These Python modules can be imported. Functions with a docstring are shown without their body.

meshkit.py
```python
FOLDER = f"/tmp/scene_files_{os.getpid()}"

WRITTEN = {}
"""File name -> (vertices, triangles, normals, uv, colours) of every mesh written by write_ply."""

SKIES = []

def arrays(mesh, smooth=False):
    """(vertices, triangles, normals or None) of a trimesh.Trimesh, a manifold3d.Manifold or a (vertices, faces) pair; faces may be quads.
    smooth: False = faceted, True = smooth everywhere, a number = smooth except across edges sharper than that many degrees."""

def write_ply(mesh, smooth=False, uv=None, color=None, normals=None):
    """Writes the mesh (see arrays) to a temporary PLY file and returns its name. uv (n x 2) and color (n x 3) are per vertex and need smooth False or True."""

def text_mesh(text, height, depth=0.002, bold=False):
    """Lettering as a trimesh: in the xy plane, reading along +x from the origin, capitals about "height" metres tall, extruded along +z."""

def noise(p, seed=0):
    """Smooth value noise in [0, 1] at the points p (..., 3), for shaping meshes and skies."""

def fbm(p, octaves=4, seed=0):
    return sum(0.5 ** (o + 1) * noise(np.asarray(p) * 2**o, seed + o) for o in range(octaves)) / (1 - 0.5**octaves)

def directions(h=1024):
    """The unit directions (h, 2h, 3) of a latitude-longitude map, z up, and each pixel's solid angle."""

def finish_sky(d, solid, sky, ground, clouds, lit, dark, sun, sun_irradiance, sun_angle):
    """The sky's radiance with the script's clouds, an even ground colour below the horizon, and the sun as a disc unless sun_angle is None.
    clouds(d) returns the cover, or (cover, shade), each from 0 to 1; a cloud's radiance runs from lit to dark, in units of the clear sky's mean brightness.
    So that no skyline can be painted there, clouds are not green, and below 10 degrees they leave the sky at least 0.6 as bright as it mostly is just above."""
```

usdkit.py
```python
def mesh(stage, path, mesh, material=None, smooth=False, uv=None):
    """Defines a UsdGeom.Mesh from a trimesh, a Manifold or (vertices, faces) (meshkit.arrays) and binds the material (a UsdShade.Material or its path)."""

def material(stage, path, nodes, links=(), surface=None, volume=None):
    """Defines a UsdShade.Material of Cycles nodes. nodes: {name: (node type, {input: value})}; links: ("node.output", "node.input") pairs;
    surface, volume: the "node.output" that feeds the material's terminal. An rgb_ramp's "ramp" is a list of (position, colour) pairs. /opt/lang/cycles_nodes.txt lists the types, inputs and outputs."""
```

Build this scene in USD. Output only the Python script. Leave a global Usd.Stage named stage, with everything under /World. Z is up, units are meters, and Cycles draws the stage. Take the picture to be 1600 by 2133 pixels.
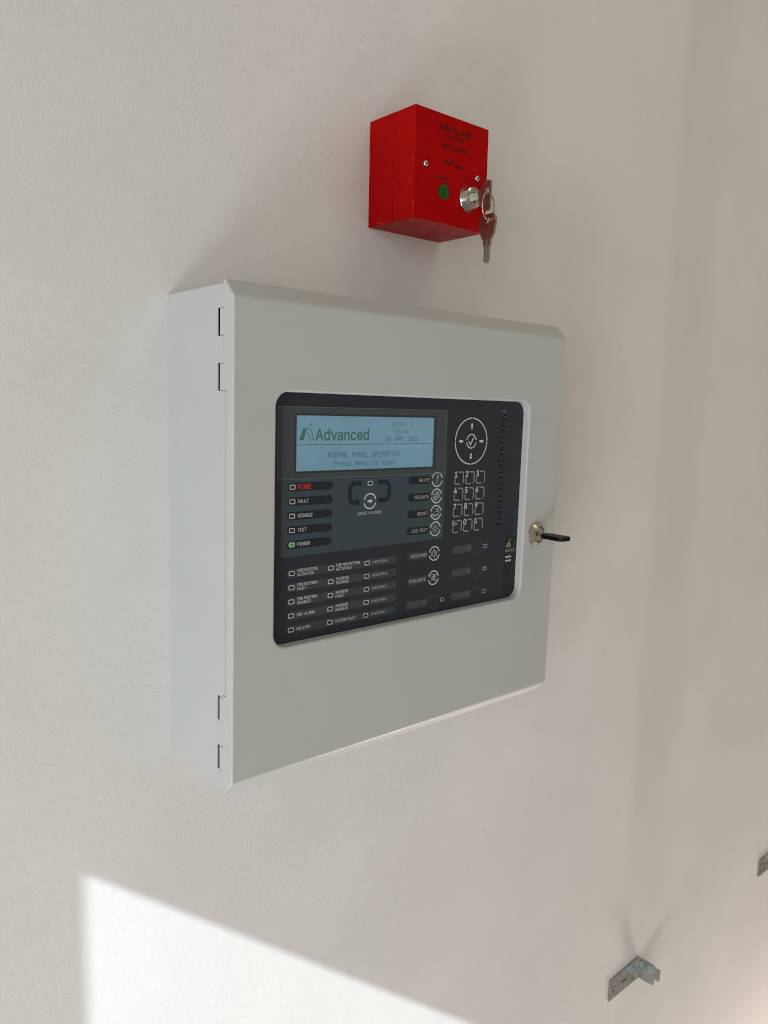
import math, random
import numpy as np, trimesh, manifold3d as m3, usdkit, meshkit
from shapely import affinity
from shapely.geometry import LineString, Point, Polygon, box as sbox
from shapely.ops import unary_union
from pxr import Usd, UsdGeom, UsdLux, UsdShade, Gf, Sdf

random.seed(3)
stage = Usd.Stage.CreateInMemory()
UsdGeom.SetStageUpAxis(stage, 'Z')
UsdGeom.SetStageMetersPerUnit(stage, 1.0)
UsdGeom.Xform.Define(stage, '/World')
UsdGeom.Scope.Define(stage, '/World/Looks')

# ---------------------------------------------------------------- camera, lamps, exposure
# metres; the wall is the plane y = 0 and the viewer stands at y < 0; the lower left front corner of the panel door is x = 0, z = 0
EXPOSURE = -0.02
cam = UsdGeom.Camera.Define(stage, '/World/camera')
RT = (0.7623055412333057, -0.6465270839653228, 0.02988296344563257)
DN = (-0.06480839892891499, -0.12219061825625227, -0.9903884713779867)
FW = (0.6439643881716342, 0.7530419526888599, -0.13504697055943737)
EYE = (-0.24871797, -0.53810401, 0.26153863)
cam.AddTransformOp().Set(Gf.Matrix4d(*RT, 0, *[-c for c in DN], 0, *[-c for c in FW], 0, *EYE, 1))
cam.CreateHorizontalApertureAttr(36.0)
cam.CreateFocalLengthAttr(36.0 * 1600.36 / 1600)
cam.CreateClippingRangeAttr((0.02, 100.0))
cam.CreateExposureAttr(EXPOSURE)


def aim(prim, pos, d, up=(0, 0, 1)):
    d = np.array(d, float); d /= np.linalg.norm(d)
    z = -d
    x = np.cross(up, z); x /= np.linalg.norm(x)
    y = np.cross(z, x)
    UsdGeom.Xformable(prim).AddTransformOp().Set(Gf.Matrix4d(*x, 0, *y, 0, *z, 0, *pos, 1))


def rect_lamp(name, pos, target, w, h, power, color, up=(0, 0, 1), spread=None):
    l = UsdLux.RectLight.Define(stage, '/World/' + name)
    aim(l.GetPrim(), pos, np.subtract(target, pos), up)
    l.CreateWidthAttr(w); l.CreateHeightAttr(h)
    l.CreateNormalizeAttr(True)
    l.CreateIntensityAttr(power); l.CreateColorAttr(Gf.Vec3f(*color))
    if spread:
        UsdLux.ShapingAPI.Apply(l.GetPrim()).CreateShapingConeAngleAttr(spread)
    return l


# the room's ambient bounce: one even warm tone
dome = UsdLux.DomeLight.Define(stage, '/World/room_ambience')
dome.CreateIntensityAttr(1.0)
amb = usdkit.material(stage, '/World/Looks/ambience', {'b': ('background_shader', {'color': (1.0, 0.885, 0.725), 'strength': 0.35})}, surface='b.background')
UsdShade.MaterialBindingAPI.Apply(dome.GetPrim()).Bind(amb)
# daylight in the window of the left-hand wall, sunlit floor low on the left, and a warmer sunlit floor low on the right
WX, WY0, WY1, WZ0, WZ1 = -2.2, -2.7, -1.278, 0.15, 1.782      # that window's opening
rect_lamp('window_lamp', (WX - 0.02, (WY0 + WY1) / 2, (WZ0 + WZ1) / 2), (0, (WY0 + WY1) / 2, (WZ0 + WZ1) / 2), WY1 - WY0, WZ1 - WZ0, 7.0, (0.84, 0.96, 1.0))
rect_lamp('floor_lamp', (-1.35, -0.85, -1.3), (0.2, 0, 0.2), 0.75, 0.75, 6.2, (0.90, 0.965, 1.02), up=(0, 1, 0))
rect_lamp('added_left_fill', (-1.95, -0.75, -0.15), (0.0, -0.1, 0.0), 0.8, 1.0, 3.1, (0.90, 0.97, 1.0))  # fill added to brighten the panel's left side; no doorway there
rect_lamp('added_top_fill', (0.9, -1.9, 2.6), (0.5, 0, 0.2), 1.0, 0.8, 2.0, (1.0, 0.87, 0.68), up=(0, 1, 0))  # unseen fill added for soft bounce from above
rect_lamp('warm_floor_lamp', (1.40, -0.20, -1.70), (1.35, 0, -0.9), 0.4, 0.3, 4.5, (1.0, 0.86, 0.77), up=(0, 1, 0))
# the low sun outside, shining in past the window's jamb and lintel: the corner of its patch falls on the wall
SUN_DIR = np.array((1.0, 0.60, -0.83)); SUN_DIR /= np.linalg.norm(SUN_DIR)
CORNER = np.array((-0.071, 0.0, -0.080))
sun = UsdLux.SphereLight.Define(stage, '/World/sun_lamp')
sun.AddTranslateOp().Set(Gf.Vec3d(*(CORNER - SUN_DIR * 16.0)))
sun.CreateRadiusAttr(0.016); sun.CreateNormalizeAttr(True)
sun.CreateIntensityAttr(4700.0); sun.CreateColorAttr(Gf.Vec3f(0.90, 1.0, 1.04))

# ---------------------------------------------------------------- helpers
used = {}


def numbered(parent, name):
    k = used.get((parent, name), -1) + 1
    used[(parent, name)] = k
    return name if k == 0 else f'{name}_{k:03d}'


def path_of(parent):
    return '/World' if parent is None else str(parent.GetPath())


def obj(name, mesh, mat, parent=None, smooth=False, label=None):
    p = path_of(parent)
    m = usdkit.mesh(stage, f'{p}/{numbered(p, name)}', mesh, M[mat], smooth)
    if label: m.GetPrim().SetCustomDataByKey('label', label)
    return m.GetPrim()


def tag(o, label=None, cat=None, group=None, kind=None):
    for k, v in (('label', label), ('category', cat), ('group', group), ('kind', kind)):
        if v: o.SetCustomDataByKey(k, v)
    return o


def thing(name, loc, label, cat, roty=0.0, rotz=0.0):
    p = '/World'
    x = UsdGeom.Xform.Define(stage, f'{p}/{numbered(p, name)}')
    x.AddTranslateOp().Set(Gf.Vec3d(*loc))
    if rotz: x.AddRotateZOp().Set(rotz)
    if roty: x.AddRotateYOp().Set(roty)
    return tag(x.GetPrim(), label, cat)


FLAT = np.array([[1, 0, 0, 0], [0, 0, -1, 0], [0, 1, 0, 0], [0, 0, 0, 1.0]])   # drawing plane (x, z), thickness towards the viewer


def flat(shape, y, t=0.00005):
    """A drawing in millimetres on the x-z plane as a thin sheet whose back lies at depth y (metres)."""
    gs = [g for g in getattr(shape, 'geoms', [shape]) if g.geom_type == 'Polygon' and g.area > 1e-4]
    m = trimesh.util.concatenate([trimesh.creation.extrude_polygon(g, t * 1000, engine='earcut') for g in gs])
    m.apply_scale(0.001); m.apply_transform(FLAT); m.apply_translation((0, y, 0))
    return m


def txt(s, x0, z0, h, y, x1=None, right=None, mid=None, bold=False, cond=0.85, t=0.00005, rot=0):
    """Lettering, millimetres; x1 fits the width."""
    m = meshkit.text_mesh(s, h, t * 1000, bold)
    w = m.bounds[1][0] - m.bounds[0][0]
    m.apply_translation((-m.bounds[0][0], 0, 0))
    k = (x1 - x0) / w if x1 is not None else cond
    m.apply_scale((k, 1, 1))
    w *= k
    ox = x0 if x0 is not None else (right - w if right is not None else mid - w / 2)
    if rot: m.apply_transform(trimesh.transformations.rotation_matrix(rot, (0, 0, 1)))
    m.apply_translation((ox, z0, 0))
    m.apply_scale(0.001); m.apply_transform(FLAT); m.apply_translation((0, y, 0))
    return m


def cat(*ms):
    return trimesh.util.concatenate(list(ms))


def rrect(x0, z0, x1, z1, r, seg=8):
    r = min(r, (x1 - x0) / 2 - 1e-3, (z1 - z0) / 2 - 1e-3)
    return sbox(x0 + r, z0 + r, x1 - r, z1 - r).buffer(r, quad_segs=seg)


def line(pts, w, cap='flat', join='mitre'):
    return LineString(pts).buffer(w / 2, cap_style=cap, join_style=join)


def arc(cx, cz, r, a0, a1, w, n=24):
    t = np.radians(np.linspace(a0, a1, n))
    return LineString(np.stack([cx + r * np.cos(t), cz + r * np.sin(t)], 1)).buffer(w / 2, cap_style='flat')


def man(mf):
    m = mf.to_mesh()
    return trimesh.Trimesh(np.array(m.vert_properties[:, :3], float), np.array(m.tri_verts), process=False)


def mbox(a, b):
    a, b = np.minimum(a, b), np.maximum(a, b)
    return m3.Manifold.cube(tuple(b - a)).translate(tuple(a))


def rbox(a, b, r, seg=16):
    a, b = np.minimum(a, b), np.maximum(a, b)
    s = m3.Manifold.sphere(r, seg)
    return m3.Manifold.batch_hull([s.translate((x, y, z)) for x in (a[0] + r, b[0] - r) for y in (a[1] + r, b[1] - r) for z in (a[2] + r, b[2] - r)])


def prism_x(poly, x0, x1):
    """poly in (y, z) extruded along x."""
    c = m3.CrossSection([[(float(a), float(b)) for a, b in poly]], m3.FillRule.NonZero)
    mf = m3.Manifold.extrude(c, x1 - x0)
    return mf.transform([[0, 0, 1, x0], [1, 0, 0, 0], [0, 1, 0, 0]])


def prism_y(shape, y0, y1):
    """shapely shape in (x, z) metres extruded along y."""
    polys = []
    for g in getattr(shape, 'geoms', [shape]):
        polys.append(np.array(g.exterior.coords)[:-1]); polys += [np.array(i.coords)[:-1] for i in g.interiors]
    c = m3.CrossSection([p.tolist() for p in polys], m3.FillRule.EvenOdd)
    mf = m3.Manifold.extrude(c, y1 - y0)
    return mf.transform([[1, 0, 0, 0], [0, 0, -1, y1], [0, 1, 0, 0]])


def lathe(profile, center, seg=48, axis=(0, -1, 0)):
    """profile (radius, height towards the viewer) in metres turned about an axis through center."""
    m = trimesh.creation.revolve(np.array(profile, float), sections=seg)
    T = trimesh.geometry.align_vectors((0, 0, 1), axis)
    m.apply_transform(T); m.apply_translation(center)
    return m


def tube(pts, r, sides=10, closed=False):
    p = np.asarray(pts, float)
    n = len(p)
    t = (np.roll(p, -1, 0) - np.roll(p, 1, 0)) if closed else np.gradient(p, axis=0)
    t /= np.linalg.norm(t, axis=1, keepdims=True)
    ref = np.array((0.31, 0.9, 0.29))
    a = np.cross(t, ref); a /= np.linalg.norm(a, axis=1, keepdims=True)
    b = np.cross(t, a)
    ang = np.arange(sides) * 2 * np.pi / sides
    v = (p[:, None] + r * (np.cos(ang)[None, :, None] * a[:, None] + np.sin(ang)[None, :, None] * b[:, None])).reshape(-1, 3)
    f = []
    for i in range(n if closed else n - 1):
        for j in range(sides):
            i2, j2 = (i + 1) % n, (j + 1) % sides
            f.append((i * sides + j, i2 * sides + j, i2 * sides + j2, i * sides + j2))
    return v, np.array(f)


# ---------------------------------------------------------------- materials
M = {}


def mat(name, color, rough=0.5, metal=0.0, spec=0.5, var=0.0, vscale=40, bump=0.0, bscale=800, coat=0.0, emit=None, emit_s=0.0, rough_var=0.0):
    n = {'p': ('principled_bsdf', {'base_color': color, 'roughness': rough, 'metallic': metal, 'specular_ior_level': spec, 'coat_weight': coat})}
    l = []
    if emit:
        n['p'][1]['emission_color'] = emit; n['p'][1]['emission_strength'] = emit_s
    if var or bump or rough_var:
        n['g'] = ('geometry', {})
    if var:
        n['nz'] = ('noise_texture', {'scale': vscale, 'detail': 5.0, 'roughness': 0.6})
        n['r'] = ('rgb_ramp', {'ramp': [(0.3, tuple(c * (1 - var) for c in color)), (0.7, tuple(min(1, c * (1 + var)) for c in color))]})
        l += [('g.position', 'nz.vector'), ('nz.fac', 'r.fac'), ('r.color', 'p.base_color')]
    if rough_var:
        n['rn'] = ('noise_texture', {'scale': 60.0, 'detail': 6.0, 'roughness': 0.65})
        n['rm'] = ('map_range', {'from_min': 0.3, 'from_max': 0.7, 'to_min': max(0.02, rough - rough_var), 'to_max': rough + rough_var})
        l += [('g.position', 'rn.vector'), ('rn.fac', 'rm.value'), ('rm.result', 'p.roughness')]
    if bump:
        n['bn'] = ('noise_texture', {'scale': bscale, 'detail': 3.0, 'roughness': 0.5})
        n['bp'] = ('bump', {'strength': 0.6, 'distance': bump})
        l += [('g.position', 'bn.vector'), ('bn.fac', 'bp.height'), ('bp.normal', 'p.normal')]
    M[name] = usdkit.material(stage, '/World/Looks/' + name, n, l, surface='p.BSDF')


# painted plaster: roller stipple, tiny pits, faint smudges, and a vertical band of soft shade painted into the colour
M['wall_paint'] = usdkit.material(stage, '/World/Looks/wall_paint', {
    'g': ('geometry', {}),
    'n1': ('noise_texture', {'scale': 620.0, 'detail': 4.0, 'roughness': 0.65}),
    'n2': ('noise_texture', {'scale': 110.0, 'detail': 3.0, 'roughness': 0.55}),
    'n3': ('noise_texture', {'scale': 5.0, 'detail': 5.0, 'roughness': 0.6}),
    'n4': ('noise_texture', {'scale': 130.0, 'detail': 2.0, 'roughness': 0.5}),
    'n5': ('noise_texture', {'scale': 420.0, 'detail': 3.0, 'roughness': 0.6}),
    'h': ('math', {'math_type': 'multiply_add', 'value2': 0.7}),
    'b': ('bump', {'strength': 0.65, 'distance': 0.00034}),
    'cr': ('rgb_ramp', {'ramp': [(0.25, (0.715, 0.694, 0.684)), (0.75, (0.795, 0.772, 0.764))]}),
    'sr': ('rgb_ramp', {'ramp': [(0.0, (0.72, 0.70, 0.67)), (0.235, (0.8, 0.78, 0.75)), (0.275, (1.0, 1.0, 1.0))]}),
    's5': ('rgb_ramp', {'ramp': [(0.0, (0.86, 0.86, 0.86)), (0.36, (0.90, 0.90, 0.90)), (0.48, (1.0, 1.0, 1.0))]}),
    'mx': ('mix_color', {'blend_type': 'multiply', 'fac': 0.5}),
    'mx5': ('mix_color', {'blend_type': 'multiply', 'fac': 0.32}),
    'sp': ('separate_xyz', {}),
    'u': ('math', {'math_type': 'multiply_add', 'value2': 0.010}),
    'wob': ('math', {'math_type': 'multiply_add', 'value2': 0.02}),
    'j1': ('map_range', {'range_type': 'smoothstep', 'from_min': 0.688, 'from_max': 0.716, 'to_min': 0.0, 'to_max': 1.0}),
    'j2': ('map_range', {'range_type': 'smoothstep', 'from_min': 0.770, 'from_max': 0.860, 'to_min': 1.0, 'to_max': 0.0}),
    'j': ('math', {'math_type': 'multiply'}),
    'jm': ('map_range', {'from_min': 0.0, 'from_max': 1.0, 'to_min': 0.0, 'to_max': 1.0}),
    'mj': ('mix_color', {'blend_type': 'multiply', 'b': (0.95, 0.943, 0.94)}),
    'p': ('principled_bsdf', {'roughness': 0.82, 'specular_ior_level': 0.25})},
    [('g.position', 'n1.vector'), ('g.position', 'n2.vector'), ('g.position', 'n3.vector'), ('g.position', 'n4.vector'), ('g.position', 'n5.vector'),
     ('n2.fac', 'h.value1'), ('n1.fac', 'h.value3'), ('h.value', 'b.height'), ('b.normal', 'p.normal'),
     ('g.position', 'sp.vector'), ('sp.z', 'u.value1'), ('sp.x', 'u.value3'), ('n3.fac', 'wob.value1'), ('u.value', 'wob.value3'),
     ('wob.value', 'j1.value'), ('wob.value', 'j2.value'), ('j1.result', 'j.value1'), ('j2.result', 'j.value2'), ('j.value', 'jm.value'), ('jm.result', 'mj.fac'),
     ('n3.fac', 'cr.fac'), ('n4.fac', 'sr.fac'), ('cr.color', 'mx.a'), ('sr.color', 'mx.b'), ('mx.result', 'mx5.a'), ('n5.fac', 's5.fac'), ('s5.color', 'mx5.b'),
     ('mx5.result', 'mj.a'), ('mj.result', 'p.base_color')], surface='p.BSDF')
mat('grey_paint', (0.495, 0.510, 0.497), 0.42, spec=0.4, var=0.02, vscale=11, bump=0.00006, bscale=1300, rough_var=0.09)
mat('near_black', (0.008, 0.008, 0.008), 0.7, spec=0.1)
mat('hinge_steel', (0.62, 0.62, 0.60), 0.35, 1.0)
mat('membrane', (0.0195, 0.0255, 0.0370), 0.40, spec=0.35, rough_var=0.12)
mat('membrane_grey', (0.043, 0.066, 0.082), 0.43, spec=0.3, rough_var=0.10)
mat('membrane_edge', (0.012, 0.012, 0.013), 0.6, spec=0.2)
mat('pill_dark', (0.0145, 0.018, 0.024), 0.45, spec=0.3)
mat('pill_grey', (0.044, 0.055, 0.064), 0.45, spec=0.3)
mat('pill_blue', (0.060, 0.068, 0.092), 0.45, spec=0.3)
mat('pill_green', (0.034, 0.055, 0.060), 0.45, spec=0.3)
mat('white_print', (0.58, 0.60, 0.63), 0.5, spec=0.3)
mat('soft_print', (0.42, 0.44, 0.465), 0.5, spec=0.3)
mat('key_print', (0.27, 0.28, 0.30), 0.5, spec=0.3)
mat('dim_print', (0.19, 0.195, 0.215), 0.5, spec=0.3)
mat('faint_print', (0.080, 0.083, 0.092), 0.5, spec=0.3)
mat('red_print', (0.60, 0.03, 0.03), 0.5, spec=0.3)
mat('gold_print', (0.34, 0.32, 0.27), 0.45, spec=0.3)
mat('label_black', (0.011, 0.0100, 0.0085), 0.35, spec=0.4)
mat('lens_dark', (0.018, 0.018, 0.02), 0.3)
mat('lens_lit', (0.02, 0.12, 0.02), 0.3, emit=(0.045, 0.30, 0.03), emit_s=0.45)
mat('led_body', (0.10, 0.10, 0.095), 0.25)
mat('led_well', (0.006, 0.006, 0.006), 0.4, spec=0.3)
M['lcd'] = usdkit.material(stage, '/World/Looks/lcd', {
    'g': ('geometry', {}), 'n': ('noise_texture', {'scale': 22.0, 'detail': 2.0}),
    'r': ('rgb_ramp', {'ramp': [(0.3, (0.094, 0.198, 0.285)), (0.7, (0.118, 0.236, 0.322))]}),
    'p': ('principled_bsdf', {'base_color': (0.05, 0.07, 0.075), 'roughness': 0.22, 'specular_ior_level': 0.45, 'emission_strength': 1.2})},
    [('g.position', 'n.vector'), ('n.fac', 'r.fac'), ('r.color', 'p.emission_color')], surface='p.BSDF')
mat('lcd_green', (0.02, 0.05, 0.03), 0.3, emit=(0.022, 0.125, 0.085), emit_s=0.8)
mat('lcd_ink', (0.02, 0.04, 0.05), 0.3, emit=(0.054, 0.132, 0.180), emit_s=0.8)
mat('lcd_pale', (0.04, 0.06, 0.06), 0.3, emit=(0.072, 0.170, 0.230), emit_s=0.85)
M['film'] = usdkit.material(stage, '/World/Looks/film', {
    't': ('transparent_bsdf', {'color': (0.97, 0.98, 0.97)}), 'd': ('principled_bsdf', {'base_color': (0.15, 0.165, 0.16), 'roughness': 0.35}),
    'm': ('mix_closure', {'fac': 0.13})}, [('t.BSDF', 'm.closure1'), ('d.BSDF', 'm.closure2')], surface='m.closure')
M['film_edge'] = usdkit.material(stage, '/World/Looks/film_edge', {
    't': ('transparent_bsdf', {}), 'd': ('principled_bsdf', {'base_color': (0.22, 0.235, 0.23), 'roughness': 0.3}),
    'm': ('mix_closure', {'fac': 0.32})}, [('t.BSDF', 'm.closure1'), ('d.BSDF', 'm.closure2')], surface='m.closure')
mat('chrome', (0.62, 0.60, 0.57), 0.10, 1.0, rough_var=0.03)
mat('nickel', (0.50, 0.47, 0.41), 0.24, 1.0, rough_var=0.06)
mat('key_steel', (0.40, 0.375, 0.335), 0.30, 1.0, rough_var=0.07, var=0.06, vscale=90)
mat('black_plastic', (0.0035, 0.0035, 0.0035), 0.40, spec=0.12)
mat('black_void', (0.003, 0.003, 0.003), 0.8, spec=0.1)
mat('red_paint', (0.39, 0.0004, 0.0004), 0.36, spec=0.06, var=0.08, vscale=30, bump=0.00005, bscale=900, rough_var=0.14)
mat('red_chip', (0.42, 0.06, 0.04), 0.5)
mat('black_print', (0.012, 0.003, 0.003), 0.6, spec=0.2)
mat('green_lens', (0.004, 0.060, 0.004), 0.22, var=0.7, vscale=420, spec=0.2, emit=(0.008, 0.09, 0.006), emit_s=0.10)
mat('zinc', (0.40, 0.425, 0.42), 0.27, 1.0, var=0.10, vscale=120, rough_var=0.10)

# ---------------------------------------------------------------- the wall
D = 0.0944                     # door front
H, W = 0.3297, 0.345           # flat part of the door
BU, BB = 0.0107, 0.0110        # sloped top and bottom edges of the door: height, depth


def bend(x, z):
    """A slight dip added in the wall right of the panel, shaping a soft shade line, crisp at the top and softer lower down."""
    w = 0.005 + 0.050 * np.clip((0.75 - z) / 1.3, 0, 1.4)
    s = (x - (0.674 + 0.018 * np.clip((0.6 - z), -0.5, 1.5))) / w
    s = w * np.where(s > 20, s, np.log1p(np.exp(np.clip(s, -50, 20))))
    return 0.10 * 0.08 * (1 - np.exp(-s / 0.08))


gx = np.unique(np.r_[np.linspace(-1.6, 0.6, 111), np.linspace(0.6, 0.95, 141), np.linspace(0.95, 3.2, 91)])
gz = np.linspace(-1.7, 1.8, 176)
X, Z = np.meshgrid(gx, gz)
und = (meshkit.fbm(np.stack([X * 2.6, Z * 2.2, X * 0 + 5.3], -1), 3, 4) - 0.5) * 0.0050
Y = bend(X, Z) + np.abs(und) * 0.0 + (und - und.min()) * 0.6
nx, nz = len(gx), len(gz)
idx = np.arange(nx * nz).reshape(nz, nx)
q = np.stack([idx[:-1, :-1], idx[:-1, 1:], idx[1:, 1:], idx[1:, :-1]], -1).reshape(-1, 4)
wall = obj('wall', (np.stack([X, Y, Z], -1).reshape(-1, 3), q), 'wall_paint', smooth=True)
tag(wall, 'off-white painted plaster wall behind everything', kind='structure')

# a wall added on the left, wholly outside the picture, with the window that shapes the patch of sun
side = prism_x([(0.0, -1.75), (-6.5, -1.75), (-6.5, 7.5), (0.0, 7.5)], WX - 0.12, WX) - mbox((WX - 1, WY0, WZ0), (WX + 1, WY1, WZ1))
tag(obj('sun_shaping_wall', man(side), 'wall_paint'), 'unseen white side wall with the window, added to shape the sun patch', kind='structure')

# ---------------------------------------------------------------- the fire alarm panel
panel = thing('fire_alarm_unit', (0, 0, 0), 'large light grey steel fire alarm control panel with blue lit display', 'alarm panel')
T = 0.0014
SLOTS = [(0.3046, 0.3226), (0.2692, 0.2872), (0.0412, 0.0590), (0.0050, 0.0230)]
# body: an open box; the left wall is notched where the hinge tabs of the door come through
BZ0, BZ1, BX0, BX1 = -0.0096, 0.3386, 0.0003, W - 0.0003
body = rbox((BX0, -0.12, BZ0), (BX1, 0.02, BZ1), 0.0018) ^ mbox((-1, -0.0815, -1), (1, 0.006, 1))
body -= mbox((BX0 + 0.0008, -0.2, BZ0 + T), (BX1 - T, -0.0005, BZ1 - T))
for a, b in SLOTS:
    body -= mbox((-0.01, -0.2, a), (0.004, -0.0736, b))
mid = mbox((BX0, -0.0847, 0.0612), (BX0 + 0.0008, -0.0810, 0.2688))     # the longer edge between the hinges
body += mid
obj('enclosure_body', man(body), 'grey_paint', panel, smooth=30)
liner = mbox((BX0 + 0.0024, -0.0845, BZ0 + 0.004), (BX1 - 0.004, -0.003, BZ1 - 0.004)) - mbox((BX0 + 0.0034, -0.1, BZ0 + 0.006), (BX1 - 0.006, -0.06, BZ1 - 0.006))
obj('dark_liner', man(liner), 'near_black', panel)  # near-black liner put in so the slots and seam look deeply shaded
for a, b in ((0.2755, 0.2840), (0.0500, 0.0585)):                       # bright bare hinge knuckles behind two of the slots
    obj('hinge', man(m3.Manifold.cylinder(b - a, 0.0006, -1, 16).translate((0.0016, -0.0766, a))), 'hinge_steel', panel, smooth=40)

# door: folded steel with sloped top and bottom edges
R = 0.0016
prof = [(-D, 0), (-D, H), (-D + BB, H + BU), (-D + BB + 0.02, H + BU), (-D + BB + 0.02, -BU), (-D + BB, -BU)]


def inset(prof, r):
    return [tuple(c) for c in np.array(Polygon(prof).buffer(-r, join_style='mitre').exterior.coords)[:-1]]


sp = m3.Manifold.sphere(R, 32)
soft = Polygon(prof).buffer(-5e-3, quad_segs=24).buffer(5e-3, quad_segs=24).union(Polygon(prof).intersection(sbox(-D + 0.0045, -1, 0, 1)))   # softly folded, not creased
prof_s = [tuple(c) for c in np.array(soft.simplify(1e-5).exterior.coords)[:-1]]
outer = m3.Manifold.batch_hull([sp.translate((x, y, z)) for x in (R, W - R) for y, z in inset(prof_s, R)])
inner = prism_x(inset(prof_s, T), T, W - T)
door = outer - inner
door = door ^ mbox((-1, -1, -1), (1, -0.0822, 1))
door -= mbox((-0.01, -0.0857, 0.0608), (0.004, 0, 0.2692))                  # shorter flange between the hinges
for a, b in SLOTS:
    door += mbox((0.0001, -0.0825, a + 0.0004), (T, -0.0771, b - 0.0004))         # hinge tabs
OX, OZ, OHX, OHZ, OR = 0.1660, 0.1805, 0.1345, 0.0912, 0.0122                 # window in the door
LIP = 0.0016


def win(off, y, n=14):
    """Outline of the window, grown inwards by off."""
    hx, hz, r = OHX - off, OHZ - off, OR - off
    pts = []
    for cx, cz, a in ((hx - r, hz - r, 0), (-hx + r, hz - r, 90), (-hx + r, -hz + r, 180), (hx - r, -hz + r, 270)):
        for k in range(n + 1):
            t = math.radians(a + 90 * k / n)
            pts.append((OX + cx + r * math.cos(t), y, OZ + cz + r * math.sin(t)))
    return np.array(pts)


hole = prism_y(Polygon(win(0.0, 0)[:, [0, 2]]), -D - 0.01, -D + 0.01)
door -= hole
dm = man(door)
REC = 0.0070
rings = [win(LIP * math.sin(t), -D + LIP * (1 - math.cos(t))) for t in np.linspace(0, math.pi / 2, 7)] + [win(LIP + 0.0002, -D + REC + 0.0004)]
rings[0][:, 1] += 0.00002
nr = len(rings[0])
lv = np.concatenate(rings)
lf = []
for i in range(len(rings) - 1):
    for j in range(nr):
        j2 = (j + 1) % nr
        lf.append((i * nr + j, i * nr + j2, (i + 1) * nr + j2, (i + 1) * nr + j))
door_prim = obj('door', dm, 'grey_paint', panel, smooth=28)
obj('window_lip', (lv, np.array(lf)), 'grey_paint', door_prim, smooth=True)

# membrane behind the window, with a rectangular hole for the display
YM = -D + REC                     # front face of the membrane
mem = prism_y(Polygon(win(-0.004, 0)[:, [0, 2]]), YM, YM + 0.0025) - prism_y(sbox(0.0541, 0.2147, 0.1890, 0.2542), YM - 0.01, YM + 0.01)
membrane = obj('membrane', man(mem), 'membrane', panel)
g0 = Polygon([(42.2, 154), (200.3, 154), (202.4, 156), (202.4, 259.8), (42.2, 259.8)]).difference(sbox(53.2, 213.9, 189.6, 255.1))
obj('grey_field', flat(g0, YM), 'membrane_grey', membrane)
L1, L2, L3 = YM - 0.00006, YM - 0.00012, YM - 0.00018

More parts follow.
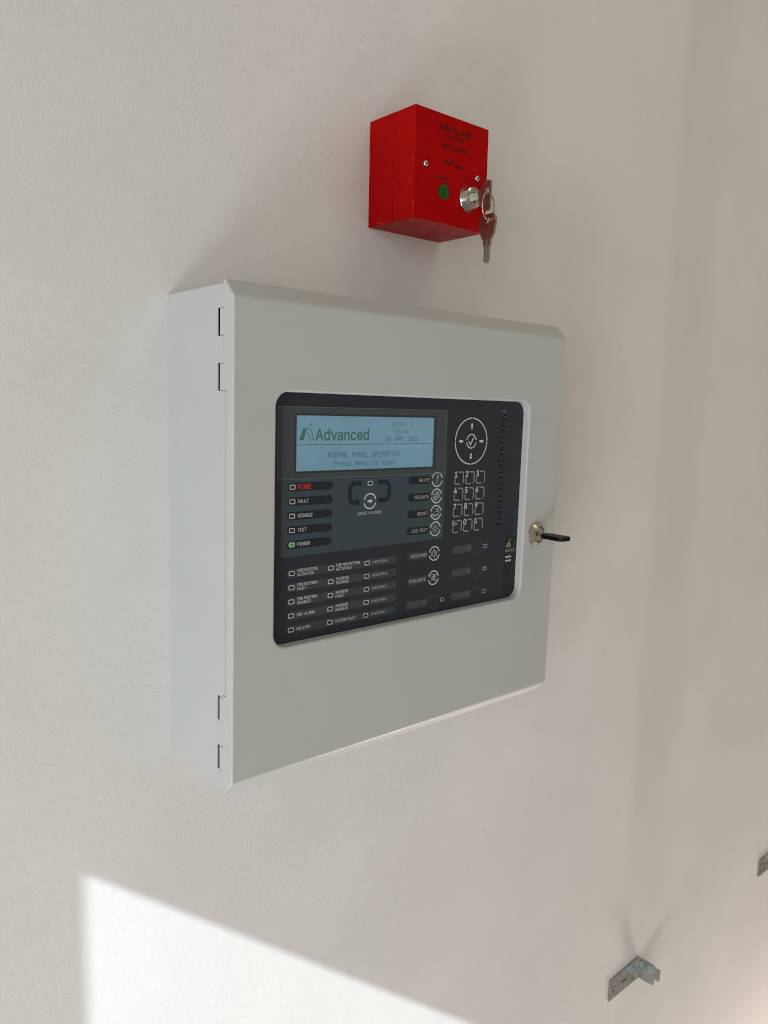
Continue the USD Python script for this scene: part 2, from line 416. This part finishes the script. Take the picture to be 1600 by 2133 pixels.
# display, set 2 mm back, faint dirt-free backlit glass
YD = YM + 0.0020
screen = obj('display_screen', man(mbox((0.0535, YD, 0.2140), (0.1895, YD + 0.0004, 0.2550))), 'lcd', panel)
edge = sbox(52.6, 213.3, 190.2, 255.7).difference(sbox(54.1, 214.7, 189.0, 254.2))
obj('display_frame', flat(edge, L1, 0.0001), 'membrane_edge', panel)
F5 = {'A': '0e11111f111111', 'D': '1e11111111111e', 'E': '1f10101e10101f', 'I': '0e04040404040e', 'L': '1010101010101f', 'M': '111b1515111111', 'N': '11191513111111', 'O': '0e11111111110e',
      'P': '1e11111e101010', 'R': '1e11111e141211', 'T': '1f040404040404', 'V': '11111111110a04', '0': '0e11131519110e', '2': '0e11010204081f', '3': '1f02040201110e', '4': '02060a121f0202',
      '6': '0608101e11110e', ':': '00040400040400', '(': '02040808080402', ')': '08040202020408', 'r': '00001619101010', 'e': '00000e111f100e', 's': '00000e100e011e', 'n': '00001619111111',
      'u': '0000111111130d', 't': '08081c08080906', 'o': '00000e1111110e', 'i': '04000c0404040e', 'w': '0000111115150a', ' ': '00000000000000'}


def dots(s, x0, x1, z0, h):
    px, pz = (x1 - x0) / (len(s) * 6 - 1), h / 7
    out = []
    for i, ch in enumerate(s):
        b = bytes.fromhex(F5[ch])
        for r in range(7):
            for c in range(5):
                if b[r] >> (4 - c) & 1:
                    out.append(sbox(x0 + (i * 6 + c) * px, z0 + (6 - r) * pz, x0 + (i * 6 + c + 1.02) * px, z0 + (7.02 - r) * pz))
    return unary_union(out)


obj('display_lettering', flat(unary_union([dots('LEVEL 2', 144, 166.5, 247.1, 3.6), dots('20:46', 147.2, 162.2, 241.3, 3.5)]), YD), 'lcd_pale', screen)
obj('display_lettering', flat(unary_union([dots('30 APR 2022', 137.6, 172.6, 235.4, 3.8), dots('NORMAL PANEL OPERATION', 83.2, 153.3, 223.7, 4.0), dots('(Press Menu to View)', 86.4, 149.9, 217.4, 4.0)]), YD), 'lcd_ink', screen)
obj('display_rule', flat(sbox(57.5, 233.2, 185.4, 233.75), YD), 'lcd_ink', screen)
obj('display_lettering', txt('Advanced', 71.6, 236.7, 8.0, YD, x1=121.2, bold=True), 'lcd_green', screen)
leaf = Polygon([(57.6, 236.8), (59.3, 241.0), (61.2, 245.0), (63.4, 244.3), (62.9, 241.0), (61.6, 236.8)])
hook = unary_union([line([(61.4, 245.2), (66.6, 245.2), (68.4, 242.4), (70.3, 236.9), (67.0, 236.9), (65.4, 241.2), (63.2, 244.2)], 0.5)])
star = unary_union([line([(67.2 - 1.3 * math.cos(a), 247.9 - 1.2 * math.sin(a)), (67.2 + 1.3 * math.cos(a), 247.9 + 1.2 * math.sin(a))], 0.45) for a in (0.52, 1.57, 2.62)])
obj('display_logo', flat(unary_union([leaf, hook, star]), YD), 'lcd_green', screen)

# protective film left on the display window
film_shape = Polygon([(38.2, 209.2), (202.6, 208.9), (200.9, 260.9), (37.9, 260.3)])
film_y = YM - 0.0006
film = obj('protective_film', flat(film_shape, film_y, 0.00005), 'film', panel, label='clear protective film left stuck over the display')
fe = film_shape.difference(film_shape.buffer(-0.45))
obj('film_edge', flat(fe, film_y - 0.00006, 0.00004), 'film_edge', film)


def pill(x0, x1, z, h, material, rl=None, y=L1):
    return obj('label_strip', flat(rrect(x0, z - h / 2, x1, z + h / 2, h / 2 if rl is None else rl), y), material, panel)


def led(x, z, w=5.0, h=3.4, lens='lens_dark', ring='white_print', y=L2):
    o = rrect(x - w / 2, z - h / 2, x + w / 2, z + h / 2, 1.0)
    i = rrect(x - w / 2 + 0.55, z - h / 2 + 0.55, x + w / 2 - 0.55, z + h / 2 - 0.55, 0.6)
    r = obj('indicator_light', flat(o.difference(i), y), ring, panel)
    obj('lens', flat(i, y), lens, r)
    return r


# five status lines
for i, s in enumerate(('FIRE', 'FAULT', 'DISABLE', 'TEST', 'POWER')):
    z = 203.9 - i * 10.3
    p = pill(47.2, 86.6, z, 6.0, 'pill_dark')
    led(51.3, z, lens='lens_lit' if s == 'POWER' else 'lens_dark')
    if s == 'FIRE':
        obj('lettering', txt(s, 55.9, z - 1.75, 3.5, L2, x1=67.2, bold=True), 'red_print', p)
    else:
        obj('lettering', txt(s, 56.2, z - 1.25, 2.55, L2, x1=56.2 + {'FAULT': 9.2, 'DISABLE': 12.6, 'TEST': 7.4, 'POWER': 10.9}[s]), 'white_print', p)
# loop arrow and the more-alarms button
lp = unary_union([LineString([(113.7, 204.2), (105.2, 204.2), (102.7, 201.7), (102.7, 192.2), (105.2, 189.8), (109.5, 189.8)]).buffer(1.75, cap_style='flat', join_style='round'),
                  Polygon([(108.8, 186.6), (112.8, 189.8), (108.8, 193.2)]),
                  LineString([(129.7, 204.2), (138.6, 204.2), (141.2, 201.7), (141.2, 192.6), (138.6, 190.3), (130.3, 190.3)]).buffer(1.75, cap_style='flat', join_style='round')])
obj('loop_arrow', flat(lp, L1), 'pill_dark', panel)
led(122.0, 203.9, 5.0, 3.4)


def ring_button(x, z, r=5.75, w=0.95, gap=13, material='white_print', icon=None, icon_mat='soft_print'):
    b = obj('button', flat(unary_union([arc(x, z, r, gap, 180 - gap, w), arc(x, z, r, 180 + gap, 360 - gap, w)]), L1), material, panel)
    if icon is not None: obj('symbol', flat(affinity.translate(icon, x, z), L1), icon_mat, b)
    return b


right_arrow = unary_union([sbox(-2.3, -0.8, 0.4, 0.8), Polygon([(0.4, -1.8), (2.6, 0), (0.4, 1.8)])])
b = ring_button(122.2, 190.1, icon=right_arrow, icon_mat='white_print')
obj('lettering', txt('MORE ALARMS', 110.7, 179.9, 2.3, L1, x1=134.3), 'soft_print', b)
excl = unary_union([Polygon([(0.4, 3.9), (1.5, 3.9), (0.4, -1.4), (-0.4, -1.4)]), Point(-0.5, -2.9).buffer(0.65)])
spk = unary_union([line([(-3.6, 1.4), (-2.0, 1.4), (0.2, 3.6), (0.2, -3.6), (-2.0, -1.4), (-3.6, -1.4), (-3.6, 1.4), (-2.0, 1.4)], 0.5), line([(-2.0, 1.4), (-2.0, -1.4)], 0.5), arc(0, 0, 2.0, -55, 55, 0.45), arc(0, 0, 3.0, -55, 55, 0.45)])
mute = unary_union([spk, line([(-2.9, -3.6), (2.9, 3.8)], 0.75)])
reset = unary_union([line([(0.2, 3.3), (3.2, 2.6), (3.3, 0.2), (0.3, 0.9), (0.2, 3.3), (3.2, 2.6)], 0.5), arc(0.1, 0.6, 3.6, 210, 345, 0.5), line([(-1.9, -0.7), (-3.9, -1.7), (-2.2, -3.6)], 0.55), line([(-3.0, -2.6), (0, -2.4), (3.0, -1.2)], 0.5)])
sunny = unary_union([arc(0, 0, 1.6, 0, 360, 0.5)] + [line([(2.3 * math.cos(a), 2.3 * math.sin(a)), (3.7 * math.cos(a), 3.7 * math.sin(a))], 0.45) for a in np.arange(8) * math.pi / 4])
exitm = unary_union([line([(-2.9, 2.9), (2.9, 2.9), (2.9, -3.0)], 0.45), line([(-2.9, 2.9), (-2.9, -0.4)], 0.45), Point(0.7, 1.7).buffer(0.75), line([(-1.9, -0.3), (-0.7, 0.9), (0.7, 0.6), (0.3, -1.0), (1.6, -2.9)], 0.75), line([(0.7, 0.6), (1.9, -0.2)], 0.6), line([(0.3, -1.0), (-0.9, -1.3), (-2.6, -2.4)], 0.75)])
for s, z, ic, w, m_, pm in (('MUTE', 204.1, excl, 11.0, 'soft_print', 'pill_dark'), ('SILENCE', 190.4, mute, 15.6, 'soft_print', 'pill_dark'), ('RESET', 176.7, reset, 11.8, 'soft_print', 'pill_dark'),
                            ('LED TEST', 163.0, sunny, 17.2, 'soft_print', 'pill_dark'), ('RESOUND', 142.2, spk, 17.6, 'soft_print', 'pill_green'), ('EVACUATE', 121.5, exitm, 18.4, 'soft_print', 'pill_green')):
    if pm == 'pill_dark':
        p = pill(161.4, 185.7, z, 6.3, pm); r = 184.0
    else:
        p = pill(162.7, 185.9, z, 6.6, pm); r = 184.3
    obj('lettering', txt(s, r - w, z - 1.3, 2.6, L2, x1=r), m_, p)
    ring_button(193.1, z, icon=ic)
# spare function buttons
for s, x, z in (('P1', 194.5, 101.0), ('P2', 245.8, 142.3), ('P3', 246.2, 122.0), ('P4', 246.6, 101.2)):
    p = pill(x - 31.2, x - 7.8, z + 0.4, 6.5, 'pill_blue', 1.6)
    obj('lettering', txt(s, None, z - 1.0, 2.5, L2, right=x - 8.6, cond=0.8), 'dim_print', p)
    ring_button(x, z, 6.0, 0.55, 8, 'faint_print')
    led(x + 9.9, z + 0.3, 4.8, 3.2, ring='soft_print')
# fifteen-lamp list
ROWS = [(('FIRE ROUTING', 'ACTIVATED'), ('FIRE PROTECTION', 'ACTIVATED'), 'FUNCTION 1'), (('FIRE ROUTING', 'FAULT'), ('SOUNDER', 'SILENCED'), 'FUNCTION 2'),
        (('FIRE ROUTING', 'DISABLED'), ('SOUNDER', 'FAULT'), 'FUNCTION 3'), (('PRE-ALARM',), ('SOUNDER', 'DISABLED'), 'FUNCTION 4'), (('DELAYED',), ('SYSTEM FAULT',), 'FUNCTION 5')]
for i, (a, b, c) in enumerate(ROWS):
    z = 141.9 - 10.4 * i
    p = pill(47.5, 152.2, z, 6.1, 'pill_grey')
    ms = []
    for x, t in ((56.6, a), (91.3, b)):
        if len(t) == 2:
            ms += [txt(t[0], x, z + 0.45, 2.15, L2, cond=0.84), txt(t[1], x, z - 2.55, 2.15, L2, cond=0.84)]
        else:
            ms.append(txt(t[0], x, z - 1.05, 2.25, L2, cond=0.86))
    obj('lettering', cat(*ms), 'white_print', p)
    obj('lettering', txt(c, 126.4, z - 0.95, 2.1, L2, x1=141.9), 'soft_print', p)
    for x in (51.6, 86.4, 121.0): led(x, z)
# navigation pad
NX, NZ = 231.9, 235.2
nav = obj('navigation_pad', flat(unary_union([arc(NX, NZ, 19.4, 90 * k + 1.6, 90 * k + 88.4, 1.0, 40) for k in range(4)]), L1), 'white_print', panel)
for k in range(4):
    ar = unary_union([sbox(-2.2, -0.95, 1.2, 0.95), Polygon([(1.2, -1.6), (2.9, 0), (1.2, 1.6)])])
    ar = affinity.translate(affinity.rotate(ar, 90 * k, origin=(0, 0)), NX + 12.4 * math.cos(k * math.pi / 2), NZ + 12.6 * math.sin(k * math.pi / 2))
    obj('arrow', flat(ar, L1), 'white_print', nav)
ring_button(NX, NZ, 5.8, 0.95, 10, icon=line([(-3.0, -0.2), (-1.0, -3.0), (2.8, 3.4)], 0.95), icon_mat='white_print')
# keypad
KEYS = ['1', '2', '3', '4', '5', '6', '7', '8', '9', 'Esc', '0', None]
SUB = ['', 'abc', 'def', 'ghi', 'jkl', 'mno', 'pqrs', 'tuv', 'wxyz', '', '', '']
for i, s in enumerate(KEYS):
    cx, cz = 218.9 + 13.25 * (i % 3), 204.2 - 13.75 * (i // 3)
    o = LineString([(cx - 0.9, cz + 5.0), (cx + 3.8, cz + 5.0), (cx + 5.1, cz + 3.7), (cx + 5.1, cz - 4.2)])
    l_ = LineString([(cx - 5.1, cz + 0.0), (cx - 5.1, cz - 3.9), (cx - 4.0, cz - 5.1), (cx + 1.2, cz - 5.1)])
    k = obj('number_key', flat(unary_union([g.buffer(0.52, cap_style='flat', join_style='round') for g in (o, l_)]), L1), 'key_print', panel)
    if s is None:
        glyph = unary_union([rrect(cx - 5.6, cz + 0.9, cx - 1.9, cz + 5.4, 0.5).difference(rrect(cx - 5.0, cz + 1.9, cx - 2.5, cz + 4.8, 0.3)), sbox(cx - 4.6, cz + 2.6, cx - 2.9, cz + 3.1), sbox(cx - 4.6, cz + 3.7, cx - 2.9, cz + 4.2)])
        obj('symbol', flat(glyph, L1), 'soft_print', k)
    elif s == 'Esc':
        obj('lettering', cat(txt('E', cx - 5.6, cz + 0.9, 4.2, L1, x1=cx - 3.1, bold=True), txt('sc', cx - 2.9, cz + 1.3, 2.8, L1, x1=cx + 0.8)), 'soft_print', k)
    else:
        obj('lettering', txt(s, None, cz + 0.8, 4.9, L1, mid=cx - 3.9, cond=0.98, bold=True), 'white_print', k)
    if SUB[i]: obj('lettering', txt(SUB[i], None, cz - 5.5, 1.2, L1, right=cx + 5.3, cond=0.8), 'dim_print', k)
# zone lamps: ten wells of two lamps each
obj('lettering', txt('ZONE', 268.6, 260.2, 1.9, L1, x1=274.4), 'dim_print', panel, label='small word above the column of zone lamps')
for i in range(10):
    z, x = 256.4 - 10.36 * i, 271.6 + 0.06 * i
    w_ = obj('zone_light', flat(rrect(x - 2.9, z - 3.0, x + 2.9, z + 3.2, 2.4), L1), 'led_well', panel)
    for dx, dz in ((-1.35, 0.75), (1.35, -0.15)):
        s_m = lathe([(0, 0.0006), (0.0004, 0.00055), (0.00075, 0.0003), (0.0008, 0)], ((x + dx) / 1000, L2, (z + dz) / 1000), 16)
        obj('lamp', s_m, 'led_body', w_, smooth=40)
    obj('number', txt(str(i + 1), None, z - 1.4, 1.9, L1, mid=x - 6.8), 'faint_print', w_)
    obj('mark', flat(unary_union([sbox(x + 5.5, z - 1.0, x + 7.4, z - 0.5), sbox(x + 6.2, z - 1.4, x + 6.7, z + 0.4)]), L1), 'faint_print', w_)
# product label by the right edge
lab = obj('product_label', flat(rrect(282.6, 96.5, 296.8, 148.0, 0.8), L1), 'label_black', panel)
glyph = unary_union([Polygon([(283.6, 138.6), (286.2, 143.4), (287.4, 143.4), (286.1, 138.6)]), Polygon([(287.4, 138.6), (287.9, 141.9), (287.2, 143.4), (288.6, 143.2), (290.3, 138.6)]), Point(288.7, 145.2).buffer(0.8)])
obj('logo', flat(glyph, L2), 'gold_print', lab)
obj('lettering', txt('MxPro', 283.3, 134.0, 2.9, L2, x1=295.2), 'gold_print', lab)
obj('lettering', cat(txt('5', 294.6, 135.0, 3.0, L2, cond=0.7)), 'gold_print', lab)
obj('printed_line', flat(sbox(283.4, 128.8, 291.6, 130.5), L2), 'soft_print', lab)
obj('printed_line', flat(sbox(283.4, 125.2, 291.6, 126.8), L2), 'soft_print', lab)

# door lock
LX, LZ = 0.3166, 0.1493
lock = obj('lock', lathe([(0, 0), (0.0110, 0), (0.0112, 0.0006), (0.0109, 0.0016), (0.0100, 0.0022), (0.0078, 0.0042), (0.0072, 0.0044), (0.0070, 0.0036), (0.0067, 0.0030), (0, 0.0030)], (LX, -D, LZ), 64), 'nickel', panel, smooth=25)
obj('barrel', lathe([(0.0064, 0.0030), (0.0064, 0.0040), (0.0059, 0.0044), (0.0, 0.0044)], (LX, -D, LZ), 48), 'nickel', lock, smooth=25)
slot = rrect(LX * 1000 - 4.6, LZ * 1000 - 0.8, LX * 1000 + 4.6, LZ * 1000 + 0.8, 0.3)
obj('keyway', flat(slot, -D - 0.0044, 0.00005), 'black_void', lock)

# key standing in the door lock, seen edge-on
key1 = thing('key', (LX, -D - 0.0044, LZ), 'key with flat black plastic head standing in the lock of the grey panel door', 'key')
bl = prism_x([(0, -0.0009), (-0.0075, -0.0009), (-0.0075, 0.0009), (0, 0.0009)], -0.0032, 0.0032)
obj('blade', man(bl), 'nickel', key1)
hd = Polygon([(-4.2, -5.6), (-6.2, -9.0), (-6.6, -27.0), (-5.0, -29.8), (5.0, -29.8), (6.6, -27.0), (6.2, -9.0), (4.2, -5.6)]).buffer(0.6)
c_ = m3.CrossSection([[(x / 1000, y / 1000) for x, y in np.array(hd.exterior.coords)[:-1]]], m3.FillRule.EvenOdd)
head = m3.Manifold.extrude(c_, 0.0036).translate((0, 0, -0.0018))
obj('head', man(head), 'black_plastic', key1, smooth=30)

# ---------------------------------------------------------------- the red key switch
RX, RZ, RS, RD = 0.1845, 0.4154, 0.0864, 0.0558
sw = thing('fire_alarm_switch', (RX + RS / 2, 0, RZ + RS / 2), 'small red metal box lettered FIRE ALARM on the wall above the grey panel', 'key switch', roty=-0.55)
h = RS / 2
back = rbox((-h, -0.0320, -h), (h, 0.02, h), 0.0009) ^ mbox((-1, -0.0302, -1), (1, 0.006, 1))
obj('back_box', man(back), 'red_paint', sw, smooth=30)
obj('joint_strip', man(mbox((-h + 0.0007, -0.0312, -h + 0.0007), (h - 0.0007, -0.0290, h - 0.0007))), 'red_paint', sw)
front = rbox((-h, -RD, -h), (h, -0.0290, h), 0.0012) ^ mbox((-1, -1, -1), (1, -0.0306, 1))
obj('face_box', man(front), 'red_paint', sw, smooth=30)
cxm, czm = RX * 1000 + h * 1000, RZ * 1000 + h * 1000


def lx(x): return x - cxm
def lz(z): return z - czm


YF = -RD
def rtxt(s, x0, x1, z, hh, bold=True):
    obj('lettering', txt(s, lx(x0), lz(z), hh, YF, x1=lx(x1), bold=bold), 'black_print', sw)


rtxt('FIRE ALARM', 211.6, 247.6, 489.0, 4.3, True)
rtxt('DO  NOT', 219.9, 241.0, 482.9, 3.7)
rtxt('SWITCH OFF', 214.6, 244.8, 475.2, 3.7)
rtxt('POWER', 207.6, 223.4, 449.8, 2.5)
rtxt('ON', 243.4, 248.0, 455.0, 2.4)
sym = unary_union([line([(217.4, 465.2), (224.6, 463.8), (229.6, 467.6)], 1.3), line([(231.6, 465.6), (231.6, 461.4)], 1.2), line([(231.6, 463.4), (240.2, 463.4)], 1.3)])
obj('switch_symbol', flat(affinity.translate(sym, -cxm, -czm), YF), 'black_print', sw)
for x, z in ((196.9, 458.9), (257.9, 459.0)):
    c = (lx(x) / 1000, YF, lz(z) / 1000)
    s1 = obj('screw', lathe([(0.0026, 0), (0.0026, 0.0005), (0.0022, 0.0012), (0.0012, 0.0017), (0, 0.0018)], c, 32), 'chrome', sw, smooth=40)
    sl = unary_union([sbox(-1.3, -0.25, 1.3, 0.25), sbox(-0.25, -1.3, 0.25, 1.3)])
    obj('cross_slot', flat(affinity.translate(affinity.rotate(sl, 25), c[0] * 1000, c[2] * 1000), YF - 0.0017, 0.00012), 'black_void', s1)
gl = obj('indicator_light', lathe([(0.0060, 0), (0.0060, 0.0006), (0.0056, 0.0012), (0.0036, 0.0021), (0.0, 0.0025)], (lx(218.2) / 1000, YF, lz(440.8) / 1000), 48), 'green_lens', sw, smooth=40)
KX, KZ = lx(247.6) / 1000, lz(440.2) / 1000
lk = obj('lock', lathe([(0.0112, 0), (0.0112, 0.0012), (0.0108, 0.0018), (0.0086, 0.0068), (0.0078, 0.0072), (0.0074, 0.0066), (0, 0.0066)], (KX, YF, KZ), 72), 'chrome', sw, smooth=25)
obj('barrel', lathe([(0.0070, 0.0064), (0.0070, 0.0073), (0.0066, 0.0076), (0.0, 0.0076)], (KX, YF, KZ), 48), 'nickel', lk, smooth=25)
zig = LineString([(-0.6, 3.6), (0.7, 2.2), (-0.7, 0.8), (0.6, -0.6), (-0.4, -2.2), (0.2, -3.8)]).buffer(0.75)
obj('keyway', flat(affinity.translate(zig, KX * 1000, KZ * 1000), YF - 0.0076, 0.00006), 'black_void', lk)
for pts in ([(-h, -RD * 0.93, -0.012), (-h, -RD * 0.935, -0.0155)], [(-h, -RD * 0.985, 0.004), (-h, -RD * 0.985, 0.0015)], [(-h, -0.0305, -0.0105), (-h, -0.0305, -0.0135)], [(-h, -0.012, -h + 0.001), (-h, -0.020, -h + 0.0007)], [(-h + 0.0002, -RD + 0.0004, -0.030), (-h + 0.0002, -RD + 0.0004, -0.034)], [(-0.006, -RD + 0.0003, -h + 0.0003), (-0.012, -RD + 0.0003, -h + 0.0003)]):
    v, f = tube(pts, 0.00025, 6)
    obj('paint_chip', (v, f), 'red_chip', sw)


def key_outline(bow, blade, hole=None):
    s = unary_union([bow, blade])
    return s.difference(hole) if hole is not None else s


def plate(shape, t):
    """shape in millimetres (u, v) as a plate of thickness t, u -> x, v -> z, centred on y = 0, edges slightly eased."""
    c = []
    for g in getattr(shape, 'geoms', [shape]):
        c.append(np.array(g.exterior.coords)[:-1] / 1000); c += [np.array(i.coords)[:-1] / 1000 for i in g.interiors]
    mf = m3.Manifold.extrude(m3.CrossSection([p.tolist() for p in c], m3.FillRule.EvenOdd), t)
    return mf.transform([[1, 0, 0, 0], [0, 0, -1, t / 2], [0, 1, 0, 0]])


# key in the switch's lock: a flat steel bow in an upright plane, pointing at the viewer
KWX, KWY, KWZ = 0.2478, -RD - 0.0080, 0.4404
k2 = thing('key', (KWX, KWY, KWZ), 'flat steel key standing in the lock of the red switch, holding the key ring', 'key')
bow = Polygon([(5.4, 3.2), (9.0, 8.6), (12.5, 10.4), (16.8, 10.6), (17.8, 9.6), (17.8, -11.6), (16.6, -12.8), (12.0, -12.4), (8.5, -9.6), (5.4, -3.2)]).buffer(0.5)
hole2 = Point(14.6, 2.6).buffer(2.2)
kb = key_outline(bow, sbox(-0.5, -3.0, 6.5, 3.0), hole2)
kpl = plate(kb, 0.0020).transform([[0, 1, 0, 0], [-1, 0, 0, 0], [0, 0, 1, 0]])   # u -> towards the viewer
obj('key_plate', man(kpl), 'key_steel', k2, smooth=30)

# key ring through both bows
RC = np.array((0.2480, -0.0796, 0.4305)); RR = 0.0112
ang = np.linspace(0, 2 * np.pi, 64, endpoint=False)
rd_ = np.array((0.963, 0.27, 0.0)); rd_ /= np.linalg.norm(rd_)
pts = RC + RR * (np.cos(ang)[:, None] * rd_ + np.sin(ang)[:, None] * np.array((0, 0, 1.0)))
v, f = tube(pts, 0.00065, 10, True)
kr = obj('key_ring', (v, f), 'nickel', smooth=60)
tag(kr, 'thin steel ring linking the two keys at the red switch', 'key ring')
# hanging key
k3 = thing('key', (0.2482, -0.0800, 0.4185), 'spare steel key hanging blade-down from the ring below the red switch', 'key', rotz=-94)
bow3 = Polygon([(-6.0, 5.0), (6.0, 5.0), (8.6, 2.4), (9.0, -2.0), (6.8, -11.2), (-6.8, -11.2), (-9.0, -2.0), (-8.6, 2.4)]).buffer(0.7)
nk = unary_union([sbox(-6.0, -14.4, 6.0, -11.0), sbox(-4.2, -19.6, 4.2, -14.0)])
bl3 = Polygon([(-2.8, -19.0), (2.8, -19.0), (2.8, -31.5), (1.5, -34.0), (-0.8, -34.0), (-2.8, -32.2)])
kp3 = unary_union([bow3, nk, bl3]).difference(Point(0, 0.6).buffer(2.4))
obj('key_plate', man(plate(kp3, 0.0021)), 'key_steel', k3, smooth=30)
obj('groove', man(plate(sbox(-0.5, -31, 0.5, -15), 0.0023)), 'nickel', k3)

# ---------------------------------------------------------------- zinc brackets fixed to the wall, lower right
def bracket(x, z, label, big=False):
    yb = float(bend(np.array(x + 0.04), np.array(z)))
    b = thing('bracket', (x, yb + 0.0006, z), label, 'bracket')
    t = 0.0016
    pl = prism_y(sbox(0, -0.0325, 0.0795, 0), -t - 0.001, 0.004)
    for c, r in (((0.012, -0.0180), 0.0032), ((0.064, -0.0045), 0.0030)):
        pl -= prism_y(Point(*c).buffer(r), -1, -t - 0.0004)
    obj('slot', flat(unary_union([sbox(33, -18.5, 44, -16.5), sbox(58, -25.5, 64, -24)]), -t - 0.00075, 0.00005), 'near_black', b)  # dark sheets laid in the slots in place of their shade
    for s in (sbox(0.033, -0.0185, 0.044, -0.0165), sbox(0.058, -0.0255, 0.0640, -0.0240)):
        pl -= prism_y(s, -1, -t - 0.0003)
    obj('wall_plate', man(pl), 'zinc', b, smooth=30)
    for c, r in (((10, -16.0), 6.5 if big else 3.4), ((64, -4.5), 3.2)):
        sc = obj('screw', lathe([(r / 1000, 0), (r / 1000 * 0.8, 0.0009), (0.0008, 0.0012), (0, 0.0006)], (c[0] / 1000, -t - 0.0006, c[1] / 1000), 20), 'chrome', b, smooth=40)
        obj('washer', flat(Point(*c).buffer(r * 1.25).difference(Point(*c).buffer(r)), -t - 0.001, 0.00008), 'near_black', sc)
    fl = [(0, 0), (-0.0245, 0.0010), (-0.0275, -0.0018), (-0.0352, -0.0006), (-0.0352, -0.0190), (-0.0275, -0.0190), (-0.0268, -0.0300), (-0.020, -0.0318), (0, -0.0325)]
    obj('flange', man(prism_x(fl, 0.0795 - t, 0.0797)), 'zinc', b)
    return b


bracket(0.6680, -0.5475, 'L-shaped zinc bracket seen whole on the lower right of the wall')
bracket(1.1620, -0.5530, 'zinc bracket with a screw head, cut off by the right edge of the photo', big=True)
